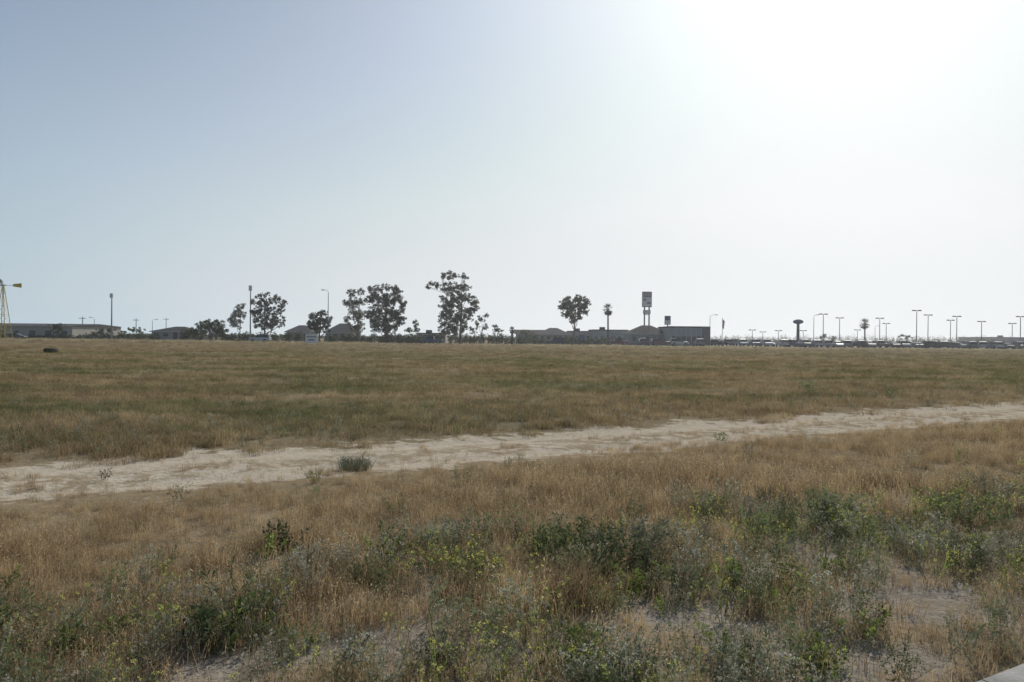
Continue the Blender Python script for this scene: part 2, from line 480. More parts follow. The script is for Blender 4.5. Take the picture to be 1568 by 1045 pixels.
# sprigs growing in the track
x, y = sample(20000, 6, 26, 1); s = track_s(x, y)
w = vnoise(x, y, 1.3, 31)
dens = (np.abs(s) < 2.4) * (smooth(.45, .72, w) * (.18 + .82 * np.exp(-((s) / .4) ** 2)) + .6 * smooth(.8, 1.8, np.abs(s)) * smooth(.45, .6, vnoise(x, y, 2.4, 32)))
keep = rng.random(len(x)) < dens
scatter("track_grass", c_dry, x[keep], y[keep], rng.uniform(.2, .55, keep.sum()), 6)

# tall pale grass on the far verge
c_v = src_coll("verge_grass", [((lambda mb: blades(mb, 30, .16, .2, .7, .012, .4, 0, .1, 0)), [M_verge]) for k in range(3)])
x = rng.uniform(-190, 190, 12000); y = 152 + rng.random(12000) * 16 + .02 * x
k = rng.random(12000) < (.15 + .85 * smooth(.35, .65, vnoise(x, y, .08, 41))) * np.where(x < -30, 1, .45)
scatter("verge_grass", c_v, x[k], y[k], rng.uniform(2.0, 4.2, k.sum()) * np.where(x[k] < -30, 1.15, .8), 3)

# green weeds in the near verge
B = []
for k in range(4): B.append(((lambda mb: weed(mb, 9, .25, .032, .011, .028, 0.0, .7, base_r=.06)), [M_weed, M_yel]))
for k in range(5): B.append(((lambda mb: weed(mb, 9, .26, .026, .009, .028, .55, .6, 1, .008, 6, base_r=.06)), [M_weed2, M_fluff]))
for k in range(2): B.append(((lambda mb: weed(mb, 11, .15, .048, .022, .03, 0.15, 1.0, 1, .008, 6, base_r=.07)), [M_lush, M_yel]))
c_w = src_coll("green_weeds", B)
x, y = sample(16000, 2.8, 22, 1); s = track_s(x, y)
w = vnoise(x, y, .8, 51)
lim = -5.2 + (w - .5) * 2.4
dens = smooth(lim + .3, lim - 1.2, s) * (.14 + .86 * smooth(.38, .64, vnoise(x, y, 1.3, 52))) + .014 * (s < -1.8)
dens *= 1 - .97 * bare_mask(x, y)
keep = (rng.random(len(x)) < dens * .58) & (s > -8.65)
scatter("green_weeds", c_w, x[keep], y[keep], rng.uniform(.45, 1.15, keep.sum()), 11)

# yellow mustard flowers
c_m = src_coll("mustard_flowers", [((lambda mb: weed(mb, 5, .30, .026, .008, .04, .8, .55, 1, .0075, 8)), [M_lush, M_yel]) for k in range(4)])
x, y = sample(4200, 2.8, 16, 1); s = track_s(x, y)
w = vnoise(x, y, .9, 61)
keep = (rng.random(len(x)) < smooth(-5.2, -6.4, s) * (.12 + .88 * smooth(.35, .65, w)) * .5) & (s > -8.6)
keep &= rng.random(len(x)) > bare_mask(x, y)
scatter("mustard_flowers", c_m, x[keep], y[keep], rng.uniform(.55, 1.1, keep.sum()), 4)

# sparse green sprigs in the field
x, y = sample(3200, 11, 90, 2); s = track_s(x, y)
keep = (s > 1.6) & (rng.random(len(x)) < .25 + .75 * (s < 6))
scatter("field_weeds", c_w, x[keep], y[keep], rng.uniform(.3, .85, keep.sum()), 9)

# individual conspicuous plants
def plant(name, px, py, fn, mats, sc=1.0):
    D = CAMH * F / (py - hz(px)); X = wx(px, D)
    mb = MB(); fn(mb)
    o = mb.obj(name, mats, (X, D, float(ground_h(X, D)))); o.scale = (sc, sc, sc); return o
plant("weed_shrub", 545, 714, lambda mb: (blades(mb, 420, .24, .22, 1.5, .006, .5), weed(mb, 14, .2, .03, .01, .03, 0, 1.4)), [M_weed2, M_yel])
plant("dark_weed_shrub", 437, 846, lambda mb: weed(mb, 16, .22, .04, .02, .025, 0, .9, base_r=.08), [M_dark, M_yel])
plant("weed_shrub", 1272, 806, lambda mb: weed(mb, 44, .34, .04, .018, .028, 0, 1.0, base_r=.18), [M_weed, M_yel])
plant("weed_shrub", 1085, 787, lambda mb: weed(mb, 12, .17, .035, .016, .025, 0, 1.1), [M_weed, M_yel])
plant("weed_shrub", 905, 880, lambda mb: weed(mb, 56, .38, .04, .015, .03, 0, .9, base_r=.3), [M_weed, M_yel])
plant("weed_shrub", 975, 868, lambda mb: weed(mb, 36, .34, .04, .015, .03, 0, .9, base_r=.25), [M_weed2, M_yel])
plant("mustard_plant", 715, 900, lambda mb: weed(mb, 30, .30, .035, .015, .03, .7, .9, 1, .009, 8, base_r=.22), [M_weed, M_yel])
plant("mustard_plant", 1475, 800, lambda mb: weed(mb, 30, .36, .045, .02, .03, .4, .9, 1, .009, 8, base_r=.3), [M_weed, M_yel])
plant("dark_weed_shrub", 335, 985, lambda mb: weed(mb, 12, .24, .05, .028, .03, 0, .7, base_r=.1), [M_dark, M_yel])
plant("tall_grass_tuft", 880, 935, lambda mb: blades(mb, 260, .38, .2, .7, .005, .4, 0, .4, 1), [M_dry, M_dryhead])
plant("tall_grass_tuft", 800, 945, lambda mb: blades(mb, 170, .30, .2, .7, .005, .4, 0, .4, 1), [M_dry, M_dryhead])
plant("weed_shrub", 780, 716, lambda mb: weed(mb, 7, .14, .04, .016, .025, 0, .8), [M_weed2, M_yel])
plant("weed_shrub", 160, 730, lambda mb: weed(mb, 9, .11, .04, .016, .025, 0, 1), [M_weed2, M_yel])
plant("weed_shrub", 1105, 670, lambda mb: weed(mb, 9, .18, .05, .02, .025, 0, 1), [M_weed, M_yel])
plant("weed_shrub", 1248, 604, lambda mb: weed(mb, 18, .38, .09, .04, .06, 0, 1, base_r=.2), [M_weed, M_yel])
plant("weed_shrub", 1370, 612, lambda mb: weed(mb, 14, .28, .08, .035, .06, 0, 1, base_r=.2), [M_weed, M_yel])

# ------------------------------------------------------------------ trees
M_bark = pbr("eucalyptus_bark", (.18, .155, .13), .9, 0, .4, 1.2)
M_leafD = leaf_material("dark_foliage", (.06, .072, .042), (.115, .13, .072), .3)
M_leafE = leaf_material("eucalyptus_foliage", (.075, .085, .052), (.14, .145, .09), .35)
M_leafP = leaf_material("pale_foliage", (.15, .155, .115), (.24, .24, .175), .45)
M_leafG = leaf_material("green_foliage", (.065, .09, .036), (.125, .16, .062), .35)

def leaf_cloud(mb, c, r, n, size, m=1, hang=.0):
    n = int(n)
    c = np.array(c); v = rng.normal(size=(n, 3)); v /= np.linalg.norm(v, axis=1)[:, None]
    rad = rng.random(n) ** (1 / 2.2)
    p = c + v * rad[:, None] * np.array(r)
    a = rng.normal(size=(n, 3)); a[:, 2] -= hang; a /= np.linalg.norm(a, axis=1)[:, None]
    b = np.cross(a, rng.normal(size=(n, 3))); b /= np.linalg.norm(b, axis=1)[:, None]
    L = size * rng.uniform(.6, 1.3, n)[:, None]; W = L * .48
    q = np.stack([p - a * L * .5, p + b * W * .5, p + a * L * .5, p - b * W * .5], 1).reshape(-1, 3)
    base = len(mb.v); mb.v += [tuple(t) for t in q.tolist()]
    for i in range(n): mb.face((base + 4 * i, base + 4 * i + 1, base + 4 * i + 2, base + 4 * i + 3), m)

def tree(name, bx, D, clumps, leafmat, trunk_r=.35, dens=1.0, leaf=.40, hang=.6, bark=M_bark):
    """clumps: (px, py, rx, ry) surveyed from the photo, turned into metres at distance D."""
    k = D / F; X0 = wx(bx, D)
    z0 = float(ground_h(X0, D)); mb = MB()
    C = [((px - bx) * k, wz(px, py, D) - z0, rx * k, ry * k) for px, py, rx, ry in clumps]
    ztop = max(c[1] for c in C)
    top = max(C, key=lambda c: c[1])
    nseg = 6; tp = []
    for i in range(nseg + 1):
        f = i / nseg
        tp.append((top[0] * f ** 1.4 + random.uniform(-.12, .12) * (0 < i), random.uniform(-.25, .25) * f, -.2 + (ztop + .2) * f))
    tr = [trunk_r * (1.2 if i == 0 else 1) * (1 - .93 * i / nseg) * .85 for i in range(nseg + 1)]
    mb.tube(tp, tr, 8, 0)
    for (cx, cz, rx, rz) in C:
        dy = random.uniform(-.7, .7) * rx
        sf = max(.12, min(.9, (cz - rz * 1.8) / ztop)); i = min(nseg - 1, int(sf * nseg)); p0 = Vector(tp[i])
        pe = Vector((cx, dy, cz)); pm = (p0 + pe) / 2 + Vector((random.uniform(-.3, .3), random.uniform(-.3, .3), -.1 * rz))
        r0 = min(tr[i] * .5, .13) + .02
        mb.tube([p0, pm, pe], [r0, r0 * .6, .02], 5, 0, cap=False)
        nsub = int(max(9, 15 * dens * (rx * rz) ** .85))
        for _ in range(nsub):
            d = rvec(); rr = random.random() ** .45 * 1.12
            q = Vector((cx + d.x * rx * rr, dy + d.y * rx * 1.0 * rr, cz + d.z * rz * rr))
            if random.random() < .3: mb.tube([pe * .6 + pm * .4, q], [.03, .012], 3, 0, cap=False)
            sr = random.uniform(.24, .70) * min(1.0, .55 + .25 * min(rx, rz))
            leaf_cloud(mb, tuple(q), (sr, sr, sr * .85), 32 * (sr / .5) ** 1.8, leaf, 1, hang)
    return mb.obj(name, [bark, leafmat], (X0, D, z0))

tree("eucalyptus_tree", 705, 190, [(686, 425, 12, 8), (707, 424, 8, 5), (664, 436, 8, 4), (676, 438, 8, 6), (710, 440, 9, 8), (690, 442, 12, 9), (683, 462, 12, 13), (700, 460, 11, 12),
     (725, 466, 8, 12), (686, 486, 13, 15), (704, 484, 12, 14), (720, 482, 9, 11), (680, 503, 9, 9), (694, 505, 10, 10), (654, 440, 3, 3), (716, 455, 8, 8), (708, 500, 7, 9)], M_leafE, .38, dens=1.2)
tree("slender_tree", 735, 185, [(737, 489, 6, 6), (744, 484, 4, 4), (730, 497, 5, 6), (740, 502, 7, 5), (724, 506, 7, 6)], M_leafP, .15)
tree("eucalyptus_tree", 590, 195, [(574, 444, 11, 7), (592, 441, 11, 5), (606, 445, 9, 7), (567, 458, 10, 10), (585, 460, 14, 12), (604, 460, 13, 9), (615, 470, 7, 10), (572, 480, 12, 12), (592, 482, 14, 12), (608, 484, 10, 11),
     (578, 498, 14, 12), (598, 500, 12, 10), (614, 490, 7, 7)], M_leafD, .4, dens=1.3)
tree("pale_eucalyptus_tree", 548, 200, [(537, 450, 9, 7), (551, 447, 8, 5), (534, 466, 9, 9), (548, 464, 9, 9), (541, 482, 10, 9), (552, 484, 8, 9), (545, 499, 11, 10), (529, 490, 5, 6)], M_leafP, .28, dens=1.1)
tree("small_tree", 637, 190, [(637, 495, 4, 5), (637, 504, 5, 6), (626, 508, 6, 5)], M_leafG, .12)
tree("eucalyptus_tree", 405, 195, [(404, 452, 9, 4), (391, 461, 8, 8), (408, 463, 10, 7), (425, 461, 7, 9), (434, 464, 6, 5), (395, 478, 11, 10), (412, 480, 12, 10), (430, 475, 6, 9), (400, 495, 13, 10), (418, 496, 11, 9), (434, 493, 4, 8)], M_leafE, .32, dens=1.2)
tree("pale_eucalyptus_tree", 366, 205, [(362, 472, 6, 6), (370, 468, 5, 5), (358, 483, 7, 7), (369, 482, 7, 7), (362, 497, 9, 8), (350, 490, 3, 4)], M_leafP, .2, dens=1.1)
tree("oak_tree", 489, 185, [(480, 484, 9, 5), (492, 480, 8, 5), (487, 491, 13, 7), (499, 490, 8, 7), (475, 497, 7, 6), (488, 502, 14, 8), (503, 502, 5, 6)], M_leafD, .3, dens=1.6)
tree("green_tree", 322, 190, [(318, 493, 12, 4), (332, 495, 10, 5), (306, 500, 9, 6), (322, 504, 16, 8), (338, 505, 9, 7), (296, 508, 9, 5)], M_leafG, .25, dens=1.6)
tree("round_tree", 877, 190, [(868, 462, 10, 7), (884, 459, 11, 6), (897, 465, 8, 7), (862, 470, 7, 6), (878, 470, 14, 9), (893, 476, 9, 8), (869, 481, 9, 7), (884, 484, 9, 7), (877, 492, 6, 5)], M_leafE, .32, dens=1.5)
tree("small_tree", 760, 200, [(757, 505, 6, 6), (766, 508, 5, 5)], M_leafG, .15)
tree("small_tree", 806, 205, [(803, 508, 7, 5), (812, 512, 7, 4)], M_leafP, .15)
tree("small_tree", 86, 185, [(80, 500, 6, 5), (92, 500, 7, 5), (86, 507, 10, 5)], M_leafE, .15)
tree("small_tree", 165, 200, [(158, 506, 9, 4), (172, 507, 8, 4), (148, 511, 7, 4)], M_leafD, .15)
tree("small_tree", 208, 195, [(203, 506, 7, 4), (214, 507, 7, 5), (190, 511, 8, 4)], M_leafG, .15)
tree("small_tree", 1386, 260, [(1380, 515, 6, 3), (1392, 516, 6, 3)], M_leafG, .15)
tree("small_tree", 1270, 260, [(1262, 516, 6, 4), (1276, 519, 6, 3)], M_leafD, .15)

# low shrubs and distant tree line
mb = MB()
def shrubs(x0, x1, top, D, step=7, m=0, thick=1.0):
    px = x0
    while px < x1:
        k = D / F; t_ = top + random.uniform(-2.5, 3); zt = wz(px, t_, D)
        zt = max(zt, .9); r = zt * .55
        w_ = random.uniform(.8, 1.7) * step * k
        mb.tube([(wx(px, D), D, -.1), (wx(px, D), D, zt * .5)], [.12, .05], 4, 3)
        for _ in range(4):
            leaf_cloud(mb, (wx(px, D) + random.uniform(-.5, .5) * w_, D + random.uniform(-1, 1), zt - r + random.uniform(-.3, .1) * r), (w_ * .5, 1.2, r * .8), 50 * thick, .45, random.choice([m, m, 1, 2]))
        px += step * random.uniform(.6, 1.3)
shrubs(-60, 130, 512, 198); shrubs(130, 240, 508, 207); shrubs(278, 350, 502, 203); shrubs(350, 470, 506, 203)
shrubs(500, 680, 510, 203); shrubs(590, 640, 508, 193); shrubs(690, 800, 510, 200); shrubs(800, 960, 514, 210, 9)
shrubs(1090, 1600, 518.0, 330, 6, 1); shrubs(-300, 1900, 512.0, 480, 5, 1); shrubs(900, 1100, 516, 350, 5, 1)
mb.obj("distant_trees", [M_leafD, M_leafE, M_leafG, M_bark])

def palm(name, px, ytop, D, crown=1.5):
    X = wx(px, D); H = wz(px, ytop, D); mb = MB()
    hc = H - crown * .7
    mb.tube([(0, 0, -.2), (.06, 0, hc * .5), (0, 0, hc)], [.3, .2, .17], 8, 0)
    for i in range(60):
        a = random.uniform(0, 6.283); el = random.uniform(-1.1, 1.35); L = crown * random.uniform(.8, 1.15)
        d = Vector((math.cos(a) * math.cos(el), math.sin(a) * math.cos(el), math.sin(el)))
        p = Vector((0, 0, hc)); st = p + d * L * .5
        mb.tube([p, st], [.025, .015], 3, 1, cap=False)
        side = d.cross(Vector((0, 0, 1))).normalized()
        for j in range(-5, 6):
            dd = (d + side * j * .22 + Vector((0, 0, -.12 * abs(j) - .1))).normalized()
            rhomb(mb, st, dd, Vector((0, 0, 1)), L * .6, .09, 1)
    for i in range(50):
        a = random.uniform(0, 6.283); d = Vector((math.cos(a) * .35, math.sin(a) * .35, -1))
        rhomb(mb, Vector((0, 0, hc - random.random() * .8)), d, rvec(), .9, .25, 2)
    return mb.obj(name, [M_bark, M_leafD, M_bark], (X, D, float(ground_h(X, D))))
palm("palm_tree", 930.5, 468, 190, 1.5)
palm("palm_tree", 1324, 490, 215, 1.6)
palm("palm_tree", 784, 502, 200, .9)

# ------------------------------------------------------------------ poles, signs
M_steel = pbr("galvanised_steel", (.28, .28, .28), .7, 0, .15)
M_darkm = pbr("dark_painted_metal", (.10, .10, .105), .7, 0, .15)
M_white = pbr("white_paint", (.68, .67, .65), .7, 0, .15)
M_wood = pbr("weathered_wood", (.17, .14, .11), .9, 0, .3)
M_yelp = pbr("yellow_paint", (.55, .40, .07), .7, 0, .25)
M_lens = pbr("lamp_lens", (.5, .5, .48), .3, 0, .05)
M_red = pbr("red_paint", (.40, .06, .045), .6)
M_blue = pbr("blue_paint", (.08, .11, .22), .6)

def lot_light(name, px, ytop, D, w=.9):
    X = wx(px, D); H = wz(px, ytop, D); mb = MB()
    mb.tube([(0, 0, -.1), (0, 0, .7)], [.28, .28], 8, 2)
    mb.tube([(0, 0, .7), (0, 0, H - .12)], [.12, .085], 8, 0)
    for sg in (-1, 1):
        mb.tube([(0, 0, H - .14), (sg * w * .45, 0, H - .1)], .05, 5, 0)
        a, b = sorted((sg * w * .35, sg * (w * .35 + .75)))
        mb.box(a, b, -.22, .22, H - .24, H, 1); mb.box(a + .06, b - .06, -.17, .17, H - .265, H - .243, 3)
    return mb.obj(name, [M_steel, M_darkm, conc, M_lens], (X, D, float(ground_h(X, D))))
for px, yt, D in ((1152, 505, 240), (1192, 506, 250), (1260.5, 480.5, 205), (1285.5, 486.5, 220), (1347, 487, 215), (1357, 495, 240), (1403.5, 475, 195),
                  (1421, 482, 210), (1455.5, 490, 225), (1465, 484, 205), (1503, 492, 215), (1550, 495, 225), (1562.5, 484.5, 200), (1230, 506, 260), (1168, 508, 270), (1313, 505, 270)):
    lot_light("parking_lot_light", px, yt, D)

def street_lamp(name, px, ytop, D, reach=-1, armlen=1.6):
    X = wx(px, D); H = wz(px, ytop, D); mb = MB()
    mb.tube([(0, 0, -.1), (0, 0, .25)], .2, 8, 0)
    mb.tube([(0, 0, .25), (0, 0, H * .5), (0, 0, H - .7)], [.12, .095, .07], 8, 0)
    pts = [(reach * armlen * (1 - math.cos(a)), 0, H - .7 + .65 * math.sin(a)) for a in np.linspace(0, 1.5, 7)]
    mb.tube(pts, .05, 6, 0)
    e = pts[-1]; a, b = sorted((e[0], e[0] + reach * .65))
    mb.box(a, b, -.15, .15, e[2] - .08, e[2] + .08, 0); mb.box(a + .1, b - .1, -.11, .11, e[2] - .13, e[2] - .083, 1)
    return mb.obj(name, [M_steel, M_lens], (X, D, float(ground_h(X, D))))
street_lamp("street_lamp", 502, 444, 180, -1, 1.0)
street_lamp("street_lamp", 1087, 482, 230, 1, 1.6)
street_lamp("street_lamp", 1246, 482, 240, 1, .9)
street_lamp("street_lamp", 233, 489, 260, 1, 1.2)
street_lamp("street_lamp", 144, 486, 250, -1, 1.0)
street_lamp("street_lamp", 1340, 499, 300, 1, 1.2)

def flood_pole(name, px, ytop, D, bw=.9, bh=1.0):
    X = wx(px, D); H = wz(px, ytop, D); mb = MB()
    mb.tube([(0, 0, -.1), (0, 0, H * .5), (0, 0, H - .1)], [.2, .15, .11], 8, 0)
    for i in range(3):
        mb.box(-bw / 2 + i * bw / 3 + .02, -bw / 2 + (i + 1) * bw / 3 - .02, -.28, -.12, H - bh, H - .1 + .05 * (i % 2), 1)
    mb.box(-bw / 2, bw / 2, -.11, -.06, H - bh * .6, H - bh * .5, 0)
    mb.tube([(-bw * .3, -.08, H - bh), (bw * .3, -.08, H - bh)], .04, 5, 0)
    return mb.obj(name, [M_steel, M_white], (X, D, float(ground_h(X, D))))
flood_pole("floodlight_pole", 170.5, 449, 185, .75, 1.1)
flood_pole("cell_antenna_pole", 383, 437, 200, .85, 1.4)

def utility_pole(name, px, ytop, D):
    X = wx(px, D); H = wz(px, ytop, D); mb = MB()
    mb.tube([(0, 0, -.2), (0, 0, H)], [.17, .11], 8, 0)
    mb.box(-1.1, 1.1, -.17, -.12, H - .7, H - .55, 0)
    for dx in (-1, -.4, .4, 1): mb.tube([(dx, -.14, H - .55), (dx, -.14, H - .35)], .05, 6, 1)
    return mb.obj(name, [M_wood, M_darkm], (X, D, float(ground_h(X, D))))
utility_pole("utility_pole", 126, 485, 260); utility_pole("utility_pole", 208, 488, 280); utility_pole("utility_pole", 254, 487, 320)

# tall pole sign with two panels
D = 212; X = wx(990, D); H = wz(990, 447, D)
e = empty("pole_sign", (X, D, 0))
mb = MB()
for sx in (-.62, .62): mb.tube([(sx, 0, -.2), (sx, 0, H - .4)], .2, 8, 0)
mb.box(-.62, .62, -.08, .08, H - 6.2, H - 6.0); mb.box(-.62, .62, -.08, .08, 3.8, 4.0)
mb.obj("posts", [M_steel], parent=e)
mb = MB(); mb.box(-1.25, 1.25, -.35, .35, H - 4.1, H, 0)
mb.box(-1.13, 1.13, -.38, -.353, H - 1.35, H - .15, 1); mb.box(-1.13, 1.13, -.38, -.353, H - 3.95, H - 1.5, 2)
mb.box(-1.05, -.2, -.40, -.383, H - 2.4, H - 1.9, 1); mb.box(.0, 1.0, -.40, -.383, H - 3.3, H - 2.8, 1)
mb.obj("upper_panel", [M_darkm, pbr("sign_tan", (.30, .26, .24)), M_white], parent=e)
mb = MB(); mb.box(-.95, .95, -.3, .3, H - 5.9, H - 4.9, 0); mb.box(-.87, .87, -.33, -.303, H - 5.8, H - 5.0, 1)
mb.obj("lower_panel", [M_darkm, M_white], parent=e)
D = 205; X = wx(1022, D); H = wz(1022, 484, D); e = empty("pole_sign", (X, D, 0))
mb = MB(); mb.tube([(0, 0, -.2), (0, 0, H - .2)], .15, 8); mb.obj("post", [M_steel], parent=e)
mb = MB(); mb.box(-.75, .75, -.25, .25, H - 2.3, H, 0); mb.box(-.66, .66, -.28, -.253, H - 1.0, H - .1, 1); mb.box(-.66, .66, -.28, -.253, H - 2.2, H - 1.1, 2)
mb.obj("panel", [M_darkm, M_blue, M_white], parent=e)
# oval sign
D = 200; X = wx(1222, D); H = wz(1222, 489.5, D); e = empty("oval_sign", (X, D, 0))
mb = MB(); mb.tube([(0, 0, -.2), (0, 0, H - .9)], [.42, .34], 10); mb.obj("post", [M_darkm], parent=e)
mb = MB(); n_ = 24; ring = [(math.cos(i / n_ * 6.2832) * 1.25, math.sin(i / n_ * 6.2832) * .58) for i in range(n_)]
mb.v = [(a, -.25, H - .58 + b) for a, b in ring] + [(a, .25, H - .58 + b) for a, b in ring]
mb.face(list(range(n_))); mb.face(list(range(n_, 2 * n_))[::-1])
for i in range(n_): mb.face((i, (i + 1) % n_, n_ + (i + 1) % n_, n_ + i))
b0 = len(mb.v); mb.v += [(a * .9, -.27, H - .58 + b * .86) for a, b in ring]; mb.face([b0 + i for i in range(n_)], 1)
mb.obj("oval_panel", [M_darkm, M_blue], parent=e)

def board(name, px, py0, py1, wpx, D, mat):
    X = wx(px, D); k = D / F; zt = wz(px, py0, D); zb = max(.35, wz(px, py1, D)); w_ = wpx * k / 2
    mb = MB(); mb.box(-w_, w_, -.04, .04, zb, zt, 0)
    for sx in (-w_ + .12, w_ - .12): mb.box(sx - .06, sx + .06, .045, .15, -.2, zt + .08, 1)
    mb.box(-w_ * .8, w_ * .8, -.052, -.043, zb + (zt - zb) * .62, zb + (zt - zb) * .8, 2)
    mb.box(-w_ * .6, w_ * .5, -.052, -.043, zb + (zt - zb) * .25, zb + (zt - zb) * .45, 2)
    return mb.obj(name, [mat, M_wood, pbr(name + "_lettering", (.3, .28, .3))], (X, D, 0))
board("billboard_sign", 477, 512, 526, 19, 140, M_white)
board("blue_sign", 891, 514, 523, 8, 165, M_blue)

D = 210; X = wx(1106, D); H = wz(1106, 486, D); e = empty("flagpole", (X, D, 0))
mb = MB(); mb.tube([(0, 0, -.2), (0, 0, H)], [.09, .05], 8); mb.obj("pole", [M_white], parent=e)
mb = MB()
for i in range(9):
    f = i / 8; mb.v += [(.05 + f * .6, .12 * math.sin(f * 7), H - .4 - f * .8), (.05 + f * .35, .12 * math.sin(f * 7 + .4), H - 2.9 - f * .3)]
for i in range(8): mb.face((2 * i, 2 * i + 1, 2 * i + 3, 2 * i + 2), i % 2)
mb.obj("flag", [M_red, M_white], parent=e)

# ------------------------------------------------------------------ windmill
D = 160; X = wx(4, D); H = wz(4, 437, D)
e = empty("farm_windmill", (X, D, 0))
mb = MB()
def lg(z): return 1.15 * (1 - z / H) + .12
for sx in (-1, 1):
    for sy in (-1, 1): mb.tube([(sx * lg(0), sy * lg(0), -.2), (sx * lg(H), sy * lg(H), H - .2)], .07, 5)
zz_ = np.linspace(0, H - .6, 7)
for a, b in zip(zz_[:-1], zz_[1:]):
    for sy in (-1, 1):
        mb.tube([(-lg(a), sy * lg(a), a), (lg(b), sy * lg(b), b)], .025, 4); mb.tube([(lg(a), sy * lg(a), a), (-lg(b), sy * lg(b), b)], .025, 4)
        mb.tube([(-lg(b), sy * lg(b), b), (lg(b), sy * lg(b), b)], .03, 4)
        mb.tube([(sy * lg(b), -lg(b), b), (sy * lg(b), lg(b), b)], .03, 4)
mb.obj("tower", [M_yelp], parent=e)
mb = MB(); mb.tube([(-.7, 0, H), (.5, 0, H)], .13, 8); mb.tube([(.4, 0, H), (2.2, 0, H - .05)], .045, 5)
R = 1.25
for i in range(18):
    a = i / 18 * 6.2832; c_, s_ = math.cos(a), math.sin(a); c2, s2 = math.cos(a + .26), math.sin(a + .26)
    b0 = len(mb.v)
    mb.v += [(-.62, c_ * .4, H + s_ * .4), (-.62, c_ * R, H + s_ * R), (-.80, c2 * R, H + s2 * R), (-.72, c2 * .4, H + s2 * .4)]
    mb.face((b0, b0 + 1, b0 + 2, b0 + 3), 0)
for rr in (.5, 1.1): mb.tube([(-.7, math.cos(i / 24 * 6.2832) * rr, H + math.sin(i / 24 * 6.2832) * rr) for i in range(25)], .025, 4)
mb.obj("wheel", [M_steel], parent=e)
mb = MB(); mb.add([(2.0, -.02, H - .25), (3.7, -.02, H - .5), (3.7, -.02, H + .42), (2.0, -.02, H + .25), (2.0, .02, H - .25), (3.7, .02, H - .5), (3.7, .02, H + .42), (2.0, .02, H + .25)],
     [(0, 1, 2, 3), (7, 6, 5, 4), (0, 4, 5, 1), (1, 5, 6, 2), (2, 6, 7, 3), (3, 7, 4, 0)])
mb.obj("tail_vane", [M_yelp], parent=e)

# ------------------------------------------------------------------ buildings
M_tan = pbr("tan_metal_siding", (.36, .335, .295), .9, 0, .12); M_stucco = pbr("stucco", (.36, .34, .31), .9, 0, .12)
M_roofd = pbr("dark_shingles", (.06, .057, .057), .95, 0, .3, 4, 0, .05); M_roofg = pbr("grey_shingles", (.10, .098, .10), .95, 0, .25, 4, 0, .05)
M_glass = pbr("window_glass", (.05, .055, .06), .25, 0, .1); M_bluegrey = pbr("blue_grey_panels", (.24, .275, .30), .8, 0, .12)
M_dkwall = pbr("dark_wall", (.085, .09, .10), .7); M_trim = pbr("trim_paint", (.46, .45, .43), .8, 0, .1)

def building(name, x0, x1, ytop, D, depth=12, roof='flat', wall=M_stucco, roofm=M_roofg, eave=None, win=5, door=True):
    Xa, Xb = wx(x0, D), wx(x1, D); Xc = (Xa + Xb) / 2; w_ = Xb - Xa
    H = wz((x0 + x1) / 2, ytop, D)
    he = H if roof == 'flat' else (eave if eave else H * .62)
    e = empty(name, (Xc, D, 0)); hw = w_ / 2
    mb = MB(); mb.box(-hw, hw, 0, depth, -.2, he - (.25 if roof == 'flat' else 0)); mb.obj("walls", [wall], parent=e)
    mb = MB()
    if roof == 'flat':
        mb.box(-hw - .12, hw + .12, -.12, depth + .12, he - .25, he)
        mb.box(-hw * .5, -hw * .5 + 1.6, depth * .4, depth * .4 + 1.4, he, he + .8)
    else:
        o = .5; hip = depth * .5 if roof == 'hip' else 0
        hip = min(hip, hw * .85)
        v = [(-hw - o, -o, he), (hw + o, -o, he), (hw + o, depth + o, he), (-hw - o, depth + o, he), (-hw - o + hip, depth / 2, H), (hw + o - hip, depth / 2, H)]
        mb.add(v, [(0, 1, 5, 4), (2, 3, 4, 5), (1, 2, 5), (3, 0, 4), (3, 2, 1, 0)])
        mb.box(-hw - o, hw + o, -o - .06, -o - .003, he - .2, he + .03, 1)
    mb.obj("roof", [roofm, M_trim], parent=e)
    mb = MB()
    for i in range(win):
        cx = -hw + (i + .5) * w_ / win; ww = min(1.6, w_ / win * .55)
        if door and i == win // 2:
            mb.box(cx - .55, cx + .55, -.06, -.003, -.1, 2.15, 2)
        else:
            zt = min(2.3, he - .6)
            mb.box(cx - ww / 2 - .08, cx + ww / 2 + .08, -.05, -.003, .95, zt + .08, 1); mb.box(cx - ww / 2, cx + ww / 2, -.07, -.053, 1.03, zt, 0)
    mb.obj("windows_and_door", [M_glass, M_trim, M_dkwall], parent=e)
    return e
building("metal_warehouse", -60, 110, 494.5, 200, 25, 'gable', M_tan, M_roofg, 3.5, 7)
building("dark_roof_house", 232, 290, 500, 210, 12, 'hip', M_stucco, M_roofd, 2.4, 4)
building("house", 438, 474, 498, 230, 10, 'hip', M_stucco, M_roofg, 2.7, 3)
building("house", 498, 540, 495, 225, 12, 'hip', M_tan, M_roofg, 2.7, 4)
building("grey_building", 638, 682, 510, 215, 12, 'flat', M_tan, M_roofg, win=5)
building("shop_building", 790, 835, 505, 235, 14, 'gable', M_stucco, M_roofd, 2.9, 4)
building("shop_building", 826, 872, 502, 225, 14, 'hip', M_tan, M_roofg, 2.7, 5)
building("shop_building", 872, 912, 507, 240, 14, 'flat', M_tan, M_roofg, win=5)
building("shop_building", 908, 962, 505, 235, 14, 'flat', M_bluegrey, M_roofd, win=6)
building("restaurant_building", 966, 1026, 498, 208, 14, 'hip', M_bluegrey, M_roofd, 3.0, 6)
building("distant_warehouse", 1530, 1640, 517, 330, 30, 'flat', M_tan, M_roofg, win=8)
D = 200; Xa, Xb = wx(1026, D), wx(1087, D); H = wz(1056, 500, D)
e = empty("commercial_building", (Xa, D, 0)); w_ = Xb - Xa
